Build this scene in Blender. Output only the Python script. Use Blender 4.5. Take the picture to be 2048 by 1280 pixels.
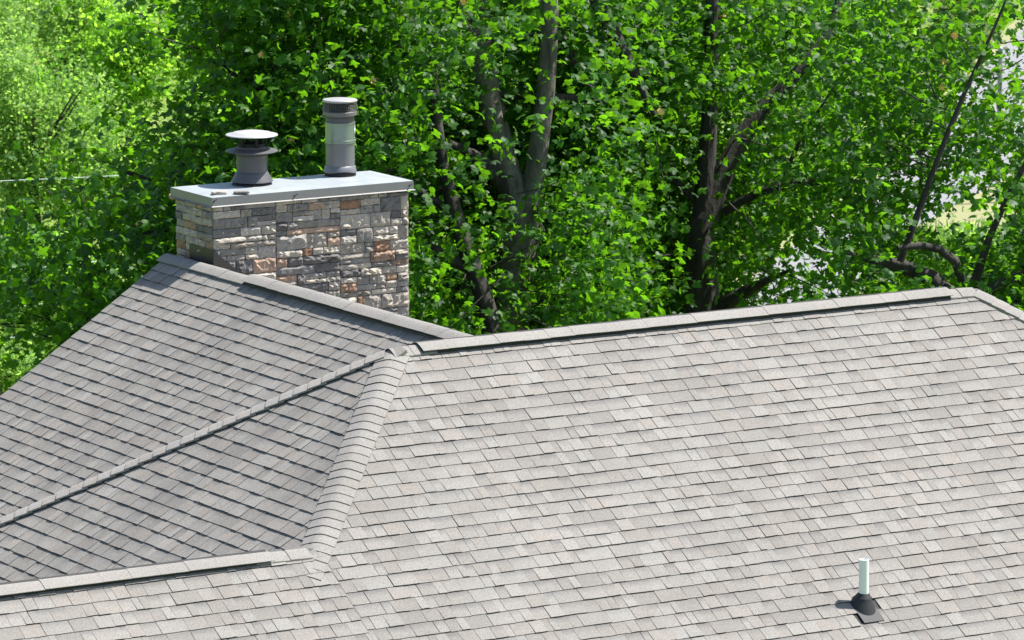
import bpy, bmesh, math, random
import numpy as np
from mathutils import Vector, Matrix
random.seed(7); rng = np.random.default_rng(11)
S = bpy.context.scene
for o in list(bpy.data.objects): bpy.data.objects.remove(o)

# ------------------------------------------------------------------ camera
CAM = Vector((-21.8216, -37.4405, 7.5979)); YAW, PIT, FPX = 0.5513, 0.1681, 10104.6
cd = bpy.data.cameras.new('camera'); cam = bpy.data.objects.new('camera', cd); S.collection.objects.link(cam)
cam.location = CAM; cam.rotation_euler = (math.pi/2 - PIT, 0, -YAW)
cd.sensor_width = 36; cd.lens = FPX/2048*36; cd.clip_start = .5; cd.clip_end = 6000
cd.dof.use_dof = True; cd.dof.focus_distance = 47.5; cd.dof.aperture_fstop = 9
S.camera = cam
# ------------------------------------------------------------------ light
SUN = Vector((.500, -.112, .865)).normalized()
el = math.asin(SUN.z)
w = bpy.data.worlds.new('World'); S.world = w; w.use_nodes = True
nt = w.node_tree; bg = nt.nodes['Background']
sky = nt.nodes.new('ShaderNodeTexSky'); sky.sky_type = 'NISHITA'; sky.sun_disc = False
sky.sun_elevation = el; sky.sun_rotation = math.atan2(SUN.x, SUN.y)
nt.links.new(sky.outputs[0], bg.inputs[0]); bg.inputs[1].default_value = .10
sl = bpy.data.lights.new('sun', 'SUN'); sl.energy = 5.0; sl.angle = math.radians(.5); sl.color = (1, .965, .91)
so = bpy.data.objects.new('sun', sl); S.collection.objects.link(so)
so.rotation_euler = (-SUN).to_track_quat('-Z', 'Y').to_euler()
vs = S.view_settings; vs.view_transform = 'Standard'; vs.look = 'None'; vs.gamma = 1; vs.use_curve_mapping = False
vs.exposure = 1.1
S.cycles.max_bounces = 6; S.cycles.transmission_bounces = 4; S.cycles.diffuse_bounces = 3

# ------------------------------------------------------------------ helpers
_d = Vector((math.sin(YAW)*math.cos(PIT), math.cos(YAW)*math.cos(PIT), -math.sin(PIT)))
_r = Vector((math.cos(YAW), -math.sin(YAW), 0)); _u = _r.cross(_d)
def ray(px, py): return _d + _r*((px-1024)/FPX) - _u*((py-640)/FPX)
def W(px, py, depth): return CAM + ray(px, py)*depth            # a point of the site, surveyed from the photograph
def on_ground(px, py, z): v = ray(px, py); return CAM + v*((z-CAM.z)/v.z)

def link(o, parent=None):
    S.collection.objects.link(o)
    if parent is not None: o.parent = parent
    return o
def tag(o, label=None, cat=None, group=None, kind=None):
    if label: o['label'] = label
    if cat: o['category'] = cat
    if group: o['group'] = group
    if kind: o['kind'] = kind
    return o
def empty(name, loc=(0, 0, 0)):
    o = bpy.data.objects.new(name, None); o.location = loc; o.empty_display_size = .2; return link(o)
def mesh_np(name, co, faces, mat, parent=None, smooth=False, nper=None):
    """co (n,3) array, faces (m,k) array of one polygon size"""
    me = bpy.data.meshes.new(name); co = np.asarray(co, np.float32); faces = np.asarray(faces, np.int32)
    m, k = faces.shape
    me.vertices.add(len(co)); me.vertices.foreach_set('co', co.ravel())
    me.loops.add(m*k); me.loops.foreach_set('vertex_index', faces.ravel())
    me.polygons.add(m); me.polygons.foreach_set('loop_start', np.arange(0, m*k, k, dtype=np.int32))
    try: me.polygons.foreach_set('loop_total', np.full(m, k, np.int32))
    except Exception: pass
    me.update(calc_edges=True); me.validate()
    me.polygons.foreach_set('use_smooth', np.full(m, smooth))
    me.materials.append(mat)
    return link(bpy.data.objects.new(name, me), parent)
def bm_obj(name, bm, mat, parent=None, smooth=False):
    me = bpy.data.meshes.new(name); bmesh.ops.recalc_face_normals(bm, faces=bm.faces); bm.to_mesh(me); bm.free()
    me.polygons.foreach_set('use_smooth', np.full(len(me.polygons), smooth)); me.materials.append(mat)
    return link(bpy.data.objects.new(name, me), parent)
def bm_box(bm, a, b):
    vs_ = [bm.verts.new((x, y, z)) for x in (a[0], b[0]) for y in (a[1], b[1]) for z in (a[2], b[2])]
    for f in ((0,1,3,2), (4,6,7,5), (0,4,5,1), (2,3,7,6), (0,2,6,4), (1,5,7,3)): bm.faces.new([vs_[i] for i in f])
def bm_prism(bm, pts, vec):
    """closed polygon pts extruded by vec"""
    a = [bm.verts.new(p) for p in pts]; b = [bm.verts.new(Vector(p)+Vector(vec)) for p in pts]; n = len(pts)
    bm.faces.new(a); bm.faces.new(b[::-1])
    for i in range(n): bm.faces.new((a[i], b[i], b[(i+1) % n], a[(i+1) % n]))
def bm_lathe(bm, prof, c=(0, 0, 0), n=40, cap0=False, cap1=False):
    rings = []
    for r, z in prof:
        rings.append([bm.verts.new((c[0]+r*math.cos(2*math.pi*i/n), c[1]+r*math.sin(2*math.pi*i/n), c[2]+z)) for i in range(n)])
    for A, B in zip(rings, rings[1:]):
        for i in range(n): bm.faces.new((A[i], A[(i+1) % n], B[(i+1) % n], B[i]))
    if cap0: bm.faces.new(rings[0][::-1])
    if cap1: bm.faces.new(rings[-1])
def tube_np(path, radii, n=8, wob=.0, seed=0):
    r_ = np.random.default_rng(seed)
    P = [Vector(p) for p in path]; co = []; fa = []
    # resample
    Q = []; R = []
    for i in range(len(P)-1):
        seg = max(1, int((P[i+1]-P[i]).length/.35))
        for j in range(seg):
            f = j/seg; Q.append(P[i].lerp(P[i+1], f)); R.append(radii[i]*(1-f)+radii[i+1]*f)
    Q.append(P[-1]); R.append(radii[-1])
    # soften corners
    for _ in range(2):
        Q2 = Q[:]
        for i in range(1, len(Q)-1): Q2[i] = Q[i]*.5+(Q[i-1]+Q[i+1])*.25
        Q = Q2
    for i, (q, r) in enumerate(zip(Q, R)):
        t = (Q[min(i+1, len(Q)-1)]-Q[max(i-1, 0)]).normalized()
        a = t.cross(Vector((.3, .8, .1))).normalized(); b = t.cross(a)
        off = Vector(r_.normal(0, wob*r, 3))
        for k in range(n):
            th = 2*math.pi*k/n; rr = r*(1+wob*r_.normal())
            co.append(q+off+a*(rr*math.cos(th))+b*(rr*math.sin(th)))
    for i in range(len(Q)-1):
        for k in range(n):
            fa.append((i*n+k, i*n+(k+1) % n, (i+1)*n+(k+1) % n, (i+1)*n+k))
    return np.array([tuple(c) for c in co]), np.array(fa)

# ------------------------------------------------------------------ materials
def mat(name):
    m = bpy.data.materials.new(name); m.use_nodes = True; n = m.node_tree; p = n.nodes['Principled BSDF']
    return m, n, p
def node(n, t, **kw):
    x = n.nodes.new(t)
    for k, v in kw.items():
        if k in x.inputs: x.inputs[k].default_value = v
        else: setattr(x, k, v)
    return x
def mixc(n, fac, a, b, mode='MIX'):
    x = n.nodes.new('ShaderNodeMix'); x.data_type = 'RGBA'; x.blend_type = mode
    for s, v in ((x.inputs['Factor'], fac), (x.inputs[6], a), (x.inputs[7], b)):
        if isinstance(v, bpy.types.NodeSocket): n.links.new(v, s)
        else: s.default_value = v
    return x.outputs[2]
def math_n(n, op, a, b=None):
    x = n.nodes.new('ShaderNodeMath'); x.operation = op
    for s, v in zip(x.inputs, (a, b)):
        if v is None: continue
        if isinstance(v, bpy.types.NodeSocket): n.links.new(v, s)
        else: s.default_value = v
    return x.outputs[0]
def ramp(n, src, stops, interp='LINEAR'):
    x = n.nodes.new('ShaderNodeValToRGB'); x.color_ramp.interpolation = interp; e = x.color_ramp.elements
    while len(e) < len(stops): e.new(.5)
    for k, (p, c) in zip(e, stops): k.position = p; k.color = (*c, 1) if len(c) == 3 else c
    n.links.new(src, x.inputs[0]); return x.outputs[0]
def noise(n, scale, detail=2, rough=.5, vec=None, scl=None):
    x = n.nodes.new('ShaderNodeTexNoise'); x.inputs['Scale'].default_value = scale
    x.inputs['Detail'].default_value = detail; x.inputs['Roughness'].default_value = rough
    if vec is None:
        g = n.nodes.new('ShaderNodeNewGeometry'); vec = g.outputs['Position']
    if scl is not None:
        mp = n.nodes.new('ShaderNodeMapping'); mp.inputs['Scale'].default_value = scl; n.links.new(vec, mp.inputs[0]); vec = mp.outputs[0]
    n.links.new(vec, x.inputs['Vector']); return x.outputs['Fac']

def shingle_material(name, streak):
    """granule roofing: tone attribute (r lightness, g warm blend, b height in the tab), granule speckle, wear"""
    m, n, p = mat(name)
    at = n.nodes.new('ShaderNodeAttribute'); at.attribute_name = 'tone'
    sp = n.nodes.new('ShaderNodeSeparateColor'); n.links.new(at.outputs['Color'], sp.inputs[0])
    warm = mixc(n, sp.outputs[1], (.203, .195, .181, 1), (.202, .184, .166, 1))
    oi = n.nodes.new('ShaderNodeObjectInfo')
    li = math_n(n, 'ADD', math_n(n, 'MULTIPLY', sp.outputs[0], .31), .81)
    c = mixc(n, 1.0, warm, li, 'MULTIPLY')
    # printed shadow band of darker granules near the top of each tab
    nz = noise(n, 60, 3, .6)
    band = math_n(n, 'SUBTRACT', sp.outputs[2], math_n(n, 'MULTIPLY', nz, .45))
    bandf = ramp(n, band, [(.26, (0, 0, 0)), (.72, (1, 1, 1))])
    bandf = math_n(n, 'MULTIPLY', bandf, at.outputs['Alpha'])
    c = mixc(n, math_n(n, 'MULTIPLY', bandf, .58), c, (.085, .085, .087, 1))
    # granules
    g = noise(n, 95, 5, .8); gg = ramp(n, g, [(.30, (.40, .40, .41)), (.5, (1, 1, 1)), (.70, (1.6, 1.58, 1.54))])
    c = mixc(n, .8, c, gg, 'MULTIPLY')
    # wear
    wv = noise(n, 1.1 if not streak else 1.0, 4, .6, scl=(1, 1, 1) if not streak else (.35, 2.6, .35))
    c = mixc(n, 1.0, c, ramp(n, wv, [(.30, (.82, .82, .83) if streak else (.9, .9, .9)), (.62, (1.10, 1.09, 1.07) if streak else (1.04, 1.04, 1.04))]), 'MULTIPLY')
    n.links.new(c, p.inputs['Base Color']); p.inputs['Roughness'].default_value = .92; p.inputs['Specular IOR Level'].default_value = .25
    b = n.nodes.new('ShaderNodeBump'); b.inputs['Strength'].default_value = .55; b.inputs['Distance'].default_value = .004
    n.links.new(g, b.inputs['Height']); n.links.new(b.outputs[0], p.inputs['Normal'])
    return m
M_shingle = shingle_material('granule_shingle', False)
M_shingle_left = shingle_material('granule_shingle_streaked', True)
def simple(name, col, rough=.6, metal=0., nscale=None, namt=.2, bump=0., bscale=40):
    m, n, p = mat(name); p.inputs['Roughness'].default_value = rough; p.inputs['Metallic'].default_value = metal
    if nscale:
        f = noise(n, nscale, 5, .6)
        c = mixc(n, f, tuple(x*(1-namt) for x in col)+(1,), tuple(min(1, x*(1+namt)) for x in col)+(1,)); n.links.new(c, p.inputs['Base Color'])
    else: p.inputs['Base Color'].default_value = (*col, 1)
    if bump:
        b = n.nodes.new('ShaderNodeBump'); b.inputs['Strength'].default_value = bump; b.inputs['Distance'].default_value = .01
        n.links.new(noise(n, bscale, 4, .6), b.inputs['Height']); n.links.new(b.outputs[0], p.inputs['Normal'])
    return m
M_under = simple('felt_underlay', (.035, .034, .034), .95)
M_vent = simple('vent_plastic', (.02, .02, .02), .8)
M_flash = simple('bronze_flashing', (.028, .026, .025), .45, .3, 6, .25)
M_trim = simple('painted_trim', (.55, .53, .5), .6)
M_siding = simple('siding', (.42, .40, .36), .7, 0, 3, .1)
M_mortar = simple('dark_mortar', (.10, .092, .085), .95, 0, 30, .3, .4)
def metal_mat(name, col, rough, metal, stain=.15):
    m, n, p = mat(name); f = noise(n, 5, 5, .65); f2 = noise(n, 60, 3, .6, scl=(1, 1, .15))
    c = mixc(n, f, tuple(x*(1-stain) for x in col)+(1,), tuple(x*(1+stain*.6) for x in col)+(1,))
    c = mixc(n, math_n(n, 'MULTIPLY', f2, .25), c, tuple(x*.6 for x in col)+(1,))
    n.links.new(c, p.inputs['Base Color']); p.inputs['Metallic'].default_value = metal
    r = math_n(n, 'ADD', math_n(n, 'MULTIPLY', f, .25), rough-.1); n.links.new(r, p.inputs['Roughness']); return m
M_cover = metal_mat('galvanised_cover', (.36, .39, .40), .5, .35, .18)
M_fascia = metal_mat('galvanised_fascia', (.22, .218, .212), .5, .35, .2)
M_flue = metal_mat('weathered_flue', (.10, .097, .102), .5, .3, .12)
M_flue2 = metal_mat('grey_flue', (.19, .188, .196), .42, .45, .14)
M_sleeve = metal_mat('bright_sleeve', (.27, .32, .31), .33, .7, .14)
M_captop = metal_mat('cap_top', (.42, .405, .41), .5, .3, .1)
M_dark = simple('dark_opening', (.012, .012, .012), .8)
M_mesh = metal_mat('cap_mesh', (.17, .16, .155), .5, .4, .1)
M_pvc = simple('white_pvc', (.70, .73, .69), .35, 0, 8, .04)
M_boot = simple('rubber_boot', (.013, .0135, .015), .6, 0, 20, .2)
M_plate = simple('boot_plate', (.024, .025, .027), .7, 0, 12, .2)
def stone_mat():
    m, n, p = mat('ledge_stone'); oi = n.nodes.new('ShaderNodeObjectInfo')
    f = noise(n, 14, 6, .65); g = noise(n, 90, 4, .7)
    c = mixc(n, 1.0, oi.outputs['Color'], ramp(n, f, [(.28, (.62, .62, .64)), (.5, (1, 1, 1)), (.75, (1.25, 1.22, 1.16))]), 'MULTIPLY')
    c = mixc(n, .6, c, ramp(n, g, [(.3, (.7, .7, .7)), (.7, (1.2, 1.2, 1.2))]), 'MULTIPLY')
    n.links.new(c, p.inputs['Base Color']); p.inputs['Roughness'].default_value = .9; p.inputs['Specular IOR Level'].default_value = .2
    b = n.nodes.new('ShaderNodeBump'); b.inputs['Strength'].default_value = .7; b.inputs['Distance'].default_value = .012
    n.links.new(noise(n, 38, 6, .65), b.inputs['Height']); n.links.new(b.outputs[0], p.inputs['Normal']); return m
M_stone = stone_mat()
def leaf_mat(name, dark, light, trans, tfac=.45, rough=.42, spec=.4):
    m, n, p = mat(name); g = n.nodes.new('ShaderNodeNewGeometry'); oi = n.nodes.new('ShaderNodeObjectInfo')
    r = math_n(n, 'FRACT', math_n(n, 'ADD', g.outputs['Random Per Island'], oi.outputs['Random']))
    c = mixc(n, r, (*dark, 1), (*light, 1))
    n.links.new(c, p.inputs['Base Color']); p.inputs['Roughness'].default_value = rough; p.inputs['Specular IOR Level'].default_value = spec
    t = n.nodes.new('ShaderNodeBsdfTranslucent'); tc = mixc(n, r, tuple(x*.6 for x in trans)+(1,), tuple(x*1.4 for x in trans)+(1,))
    n.links.new(tc, t.inputs['Color'])
    mx = n.nodes.new('ShaderNodeMixShader'); mx.inputs[0].default_value = tfac
    n.links.new(p.outputs[0], mx.inputs[1]); n.links.new(t.outputs[0], mx.inputs[2])
    n.links.new(mx.outputs[0], n.nodes['Material Output'].inputs[0]); return m
M_tulip = leaf_mat('tulip_leaf', (.007, .042, .004), (.042, .125, .009), (.155, .41, .009), .43, .5, .28)
M_bgleaf = leaf_mat('far_leaf', (.11, .20, .045), (.19, .31, .08), (.40, .66, .11), .5, .55, .3)
M_bgleaf2 = leaf_mat('far_leaf_deep', (.07, .17, .02), (.13, .26, .035), (.32, .66, .05), .5, .55, .3)
M_lime = leaf_mat('lime_leaf', (.11, .22, .02), (.19, .32, .045), (.46, .82, .06), .55, .55, .3)
M_olive = leaf_mat('olive_leaf', (.12, .17, .05), (.22, .27, .10), (.28, .38, .1), .45, .6, .3)
M_flower = simple('tulip_flower', (.62, .40, .12), .7)
def bark(name, a, b, sc=7):
    m, n, p = mat(name); f = noise(n, sc, 6, .65, scl=(1, 1, .35)); c = ramp(n, f, [(.3, a), (.7, b)]); n.links.new(c, p.inputs['Base Color'])
    p.inputs['Roughness'].default_value = .95
    bb = n.nodes.new('ShaderNodeBump'); bb.inputs['Strength'].default_value = .8; bb.inputs['Distance'].default_value = .03
    n.links.new(noise(n, sc*3, 5, .6, scl=(1, 1, .3)), bb.inputs['Height']); n.links.new(bb.outputs[0], p.inputs['Normal']); return m
M_barkpale = bark('pale_bark', (.05, .044, .036), (.22, .198, .165))
M_bark = bark('dark_bark', (.014, .012, .011), (.065, .058, .05))
def ground_mat():
    m, n, p = mat('meadow'); f = noise(n, .25, 6, .65); g = noise(n, 5, 5, .7)
    c = ramp(n, f, [(.3, (.075, .14, .022)), (.5, (.13, .20, .035)), (.7, (.22, .25, .075))])
    c = mixc(n, .7, c, ramp(n, g, [(.3, (.55, .6, .5)), (.7, (1.3, 1.25, 1.2))]), 'MULTIPLY')
    n.links.new(c, p.inputs['Base Color']); p.inputs['Roughness'].default_value = 1; p.inputs['Specular IOR Level'].default_value = .1; return m
M_ground = ground_mat()
M_road = simple('pale_concrete', (.19, .186, .198), .85, 0, .8, .12)
M_pole = metal_mat('grey_pole', (.30, .31, .32), .5, .3)
M_cable = simple('sunlit_cable', (.33, .37, .38), .4, .3)
M_grass = leaf_mat('grass_blade', (.06, .15, .015), (.16, .26, .04), (.2, .4, .03), .4, .6, .3)
M_gravel = simple('dry_verge', (.22, .22, .10), 1, 0, 2, .25)

# ------------------------------------------------------------------ roof frames
T = 2/3; CP = 1/math.hypot(1, T); SP = T*CP
L = 6.2507; XA, ZA = 2.6424, -.6199; K2 = 1.84; EX = .143
def frame(origin, nrm, up):
    X = Vector(up).cross(Vector(nrm)).normalized(); Mx = Matrix((X, Vector(up), Vector(nrm))).transposed().to_4x4()
    Mx.translation = Vector(origin); return Mx
F_front = frame((0, 0, 0), (0, -SP, CP), (0, CP, SP))          # local: x along +X, y up-slope (ridge at 0)
F_left = frame((0, 0, 0), (-SP, 0, CP), (CP, 0, SP))           # hip end; local x = -Y
F_wing = frame((XA, 0, ZA), (-SP, 0, CP), (CP, 0, SP))         # wing; local x = -Y

house = empty('house', (0, 0, -6.5))
tag(house, 'house under grey-brown shingled hip roofs with low ridge vents', 'house')
HI = Matrix.Translation((0, 0, 6.5))                           # house-local = world shifted
def to_house(o, M=None):
    o.parent = house; o.matrix_local = HI @ (M if M is not None else Matrix.Identity(4)); return o

# ------------------------------------------------------------------ shingle tabs
TONES = [(.62, .1), (.62, .85), (.82, .08), (.45, .75), (.55, .3), (.38, .2), (.75, .5), (.70, .15), (.30, .5)]
def tab_mesh(wd, rnd, light_bias=0.):
    """one tab: one or two laminate steps side by side, wedge-shaped, butt edge at y=0, top runs under the next course"""
    co = []; fa = []; tn = []
    cuts = [0, wd]
    if wd > .16 and rnd.random() < .62: cuts = [0, wd*rnd.uniform(.32, .68), wd]
    hi = rnd.random() < .5
    for a, b in zip(cuts, cuts[1:]):
        h = (.0128 if hi else .0082)*rnd.uniform(.9, 1.12); hi = not hi
        l, wm = rnd.choice(TONES); l = min(1, max(0, l+rnd.uniform(-.12, .12)+light_bias)); band = rnd.choice((1., .7, .3)) if (h < .010 or rnd.random() < .25) else .12
        j0, j1 = rnd.uniform(-.0022, .0022), rnd.uniform(-.0022, .0022); jm = rnd.uniform(-.002, .002); y2 = EX+.022
        m_ = (a+b)/2; i = len(co)
        co += [(a, j0, h), (m_, jm, h*1.03), (b, j1, h), (a, .07, h*.62), (m_, .07, h*.64), (b, .07, h*.62), (a, y2, .001), (m_, y2, .001), (b, y2, .001),
               (a, j0, -.005), (m_, jm, -.005), (b, j1, -.005), (a, y2, -.006), (b, y2, -.006)]
        F = [(0,1,4,3), (1,2,5,4), (3,4,7,6), (4,5,8,7), (9,10,1,0), (10,11,2,1), (9,0,3), (9,3,6,12), (2,11,5), (5,11,13,8)]
        for f in F:
            fa.append(tuple(i+q for q in f))
            edge_ = F.index(f) >= 4                      # the cut edge is bare black asphalt
            tn.append([(-1.9, .3, 0, 0) if edge_ else (l, wm, co[i+q][1]/EX, band) for q in f])
    co = [(x-wd/2, y, z) for x, y, z in co]
    return co, fa, tn
def mesh_from(name, co, fa, tn, m):
    me = bpy.data.meshes.new(name); me.from_pydata(co, [], fa); me.update()
    at = me.color_attributes.new('tone', 'FLOAT_COLOR', 'CORNER')
    at.data.foreach_set('color', np.array([c for f in tn for c in f], np.float32).ravel())
    me.materials.append(m); return me
WIDTHS = [.07, .10, .145, .185, .215, .24, .27]
LIB = [[tab_mesh(wd, random) for _ in range(10)] for wd in WIDTHS]
LIBM = {}
def lib_mesh(i, j, m):
    k = (i, j, m.name)
    if k not in LIBM: LIBM[k] = mesh_from('shingle', *LIB[i][j], m)
    return LIBM[k]
def clip_tab(co, fa, tn, planes):
    bm = bmesh.new(); lay = bm.loops.layers.float_color.new('tone'); vv = [bm.verts.new(c) for c in co]
    for f, t in zip(fa, tn):
        F = bm.faces.new([vv[i] for i in f])
        for lp, c in zip(F.loops, t): lp[lay] = c
    for pco, pno in planes:
        bmesh.ops.bisect_plane(bm, geom=bm.verts[:]+bm.edges[:]+bm.faces[:], dist=1e-6, plane_co=pco, plane_no=pno, clear_outer=True)
    if len(bm.faces) < 2: bm.free(); return None
    bm.verts.index_update(); co2 = [tuple(v.co) for v in bm.verts]
    fa2 = [tuple(v.index for v in f.verts) for f in bm.faces]; tn2 = [[tuple(lp[lay]) for lp in f.loops] for f in bm.faces]
    bm.free(); return co2, fa2, tn2
proj_cache = None
def to_px(P):
    v = P-CAM; z = v.dot(_d); return 1024+FPX*v.dot(_r)/z, 640-FPX*v.dot(_u)/z
def lay_slope(name_part, label, F, bounds, planes, rows, off, umin, umax, m, holes=(), row_shift=None):
    """planes: half-planes (co, outward normal) in slope-local space; rows of tabs laid between them; first the deck"""
    slope = bounds                                           # deck object already made
    inside, partial = [], []
    for r in range(*rows):
        y0 = -(off+EX*r); u = umin+random.uniform(-.25, 0)
        while u < umax:
            i = random.choices(range(7), (1.0, 1.2, 2, 4, 5, 4, 2))[0]; j = random.randrange(10); wd = WIDTHS[i]
            x = u+wd/2; u += wd+random.choice((.002, .0035, .0055))
            sh = row_shift(x) if row_shift else 0.
            Mx = Matrix.Translation((x, y0+sh+random.uniform(-.0025, .0025), 0)) @ Matrix.Rotation(random.gauss(0, .005), 4, 'Z')
            cs = [Mx @ Vector((sx*wd/2, sy, 0)) for sx in (-1, 1) for sy in (0, EX+.022)]
            if any(h[0] < x < h[1] and h[2] < y0+.07 < h[3] for h in holes): continue
            out = [[(c-Vector(pc)).dot(Vector(pn)) > 0 for c in cs] for pc, pn in planes]
            if any(all(o) for o in out): continue
            px = to_px(F @ Vector((x, y0+.07, 0)))
            vis = -40 < px[0] < 2088 and 440 < px[1] < 1320
            if any(any(o) for o in out): partial.append((Mx, i, j, vis, px))
            else: inside.append((Mx, i, j, vis, px))
    # the tabs that show largest (nearest to the camera) become objects, the rest is joined
    allt = [(t, False) for t in inside]+[(t, True) for t in partial]
    vis = [q for q in allt if q[0][3] and 0 < q[0][4][0] < 2048 and q[0][4][1] < 1275]
    vis.sort(key=lambda q: -(WIDTHS[q[0][1]])*(1 if not q[1] else .5)*(1+.35*q[0][4][1]/1280))
    single = set(id(q[0]) for q in vis[:300])
    gco, gfa, gtn = [], [], []
    for (t, part) in allt:
        Mx, i, j, v, px = t; geo = LIB[i][j]
        if part:
            inv = Mx.inverted(); geo = clip_tab(*geo, [(inv @ Vector(pc), (inv.to_3x3() @ Vector(pn)).normalized()) for pc, pn in planes])
            if geo is None: continue
        if id(t) in single:
            me = lib_mesh(i, j, m) if not part else mesh_from('shingle', *geo, m)
            o = link(bpy.data.objects.new('shingle', me)); o.parent = slope; o.matrix_local = Mx
        else:
            b = len(gco); gco += [tuple(Mx @ Vector(c)) for c in geo[0]]; gfa += [tuple(b+q for q in f) for f in geo[1]]; gtn += geo[2]
    if gco:
        o = link(bpy.data.objects.new('shingle_field', mesh_from('shingle_field', gco, gfa, gtn, m))); o.parent = slope; o['kind'] = 'stuff'
def deck(name, F, poly, label=None, m=None):
    bm = bmesh.new(); bm_prism(bm, [(x, y, -.006) for x, y in poly], (0, 0, -.05))
    o = bm_obj(name, bm, m or M_under); to_house(o, F)
    if label: o['label'] = label
    return o

# front slope: main field plus the lower front wing, which lies in the same plane
RB = 7.2                                                         # slope length to the eave
yb = -RB; xb = RB*CP
kk = K2/CP
front = deck('roof_slope', F_front, [(-.0, 0), (L, 0), (L+xb, yb), (-7.6, yb), (-7.6, -kk), (-K2, -kk)], 'broad sunlit front roof slope')
hipn = Vector((-1/CP, 1, 0)).normalized()                        # outward of left hip in slope space (hip runs along (-CP, -1))
hip_r = Vector((1/CP, 1, 0)).normalized()
shift = .034
seam = lambda d: -K2+.12
lay_slope('roof_slope', '', F_front, front, [((.06, 0, 0), hipn), ((L, 0, 0), hip_r), ((0, -.03, 0), (0, 1, 0))], (0, 17), .1905-EX, -2.1, L+3.4, M_shingle,
          holes=[(2.72, 2.98, -3.87, -3.62)])
# visible rows of the lower front wing: same plane, rows a little out of step
lay_slope('roof_slope', '', F_front, front, [((-K2+.02, 0, 0), (1, 0, 0)), ((0, -kk-.03, 0), (0, 1, 0))], (14, 30), .1905-EX+.03, -7.0, -K2+.3, M_shingle)
lay_slope('roof_slope', '', F_front, front, [((-K2+.023, 0, 0), (-1, 0, 0)), ((L, 0, 0), hip_r)], (17, 36), .1905-EX, -2.1, L+5.2, M_shingle,
          holes=[(2.72, 2.95, -3.95, -3.60)])
# hip end, between the two hips and the lower wing's valley  (local x = -Y, y = up)
left = deck('roof_slope', F_left, [(0, 0), (5.4, -5.4/CP), (-5.4, -5.4/CP)], 'small shaded hip end slope')
h1 = Vector((1/CP, 1, 0)).normalized(); h2 = Vector((-1/CP, 1, 0)).normalized()
lay_slope('roof_slope', '', F_left, left, [((-.06, 0, 0), h1), ((0, 0, 0), h2)], (0, 38), .05, -5.6, 4.2, M_shingle_left)
# wing slope behind, bounded by the rake and the valley
YR = 9.22
wing = deck('roof_slope', F_wing, [(-YR, 0), (-.93, 0), (-.93-6.5*CP, -6.5), (-YR, -6.5)], 'shaded roof slope of the rear wing below the chimney')
val = Vector((1/CP, -1, 0)).normalized()
lay_slope('roof_slope', '', F_wing, wing, [((-YR, 0, 0), (-1, 0, 0)), ((0, -.03, 0), (0, 1, 0))], (0, 42), .5558-3*EX, -YR, -2.6, M_shingle_left)
# slopes that face away
def plain_slope(poly, label):
    bm = bmesh.new(); pts = [Vector(p) for p in poly]; nn = (pts[1]-pts[0]).cross(pts[2]-pts[0]).normalized()
    if nn.z < 0: nn = -nn
    bm_prism(bm, [p-nn*.006 for p in pts], -nn*.05); o = bm_obj('roof_slope', bm, M_shingle, None); to_house(o); o['label'] = label; return o
zr = lambda y: -T*y
plain_slope([(0, 0, 0), (L, 0, 0), (L+5.4, 5.4, -3.6), (-5.4, 5.4, -3.6)], 'back roof slope')
plain_slope([(L, 0, 0), (L+6, -6, -4), (L+6, 6, -4)], 'right hip end slope')
plain_slope([(XA, .95, ZA), (XA, YR, ZA), (XA+5, YR, ZA-5*T), (XA+5, .95, ZA-5*T)], 'far slope of the rear wing')
plain_slope([(-7.6, -K2, -K2*T), (-K2, -K2, -K2*T), (-K2, -K2+1.6, -K2*T-1.6*T), (-7.6, -K2+1.6, -K2*T-1.6*T)], 'rear slope of the front wing')
# walls, fascia, eave gutters
bm = bmesh.new(); bm_box(bm, (-4.6, -5.6, -6.5), (L+4.8, 4.6, -3.75)); bm_box(bm, (-3.6+.2, 4.7, -6.5), (XA+4.4, YR-.25, -4.15)); bm_box(bm, (-7.3, -5.6, -6.5), (-4.65, -2.2, -3.75))
to_house(bm_obj('wall', bm, M_siding))
bm = bmesh.new(); bm_prism(bm, [(XA, YR-.24, ZA-.1), (XA-5.9, YR-.24, ZA-.1-5.9*T), (XA+4.9, YR-.24, ZA-.1-4.9*T)], (0, .14, 0)); to_house(bm_obj('gable_wall', bm, M_siding))
bm = bmesh.new()
bm_prism(bm, [(XA, YR-.09, ZA-.07), (XA-5.4, YR-.09, ZA-.07-5.4*T), (XA-5.4, YR-.09, ZA-.29-5.4*T), (XA, YR-.09, ZA-.29)], (0, .085, 0)); to_house(bm_obj('rake_board', bm, M_trim))

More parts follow.
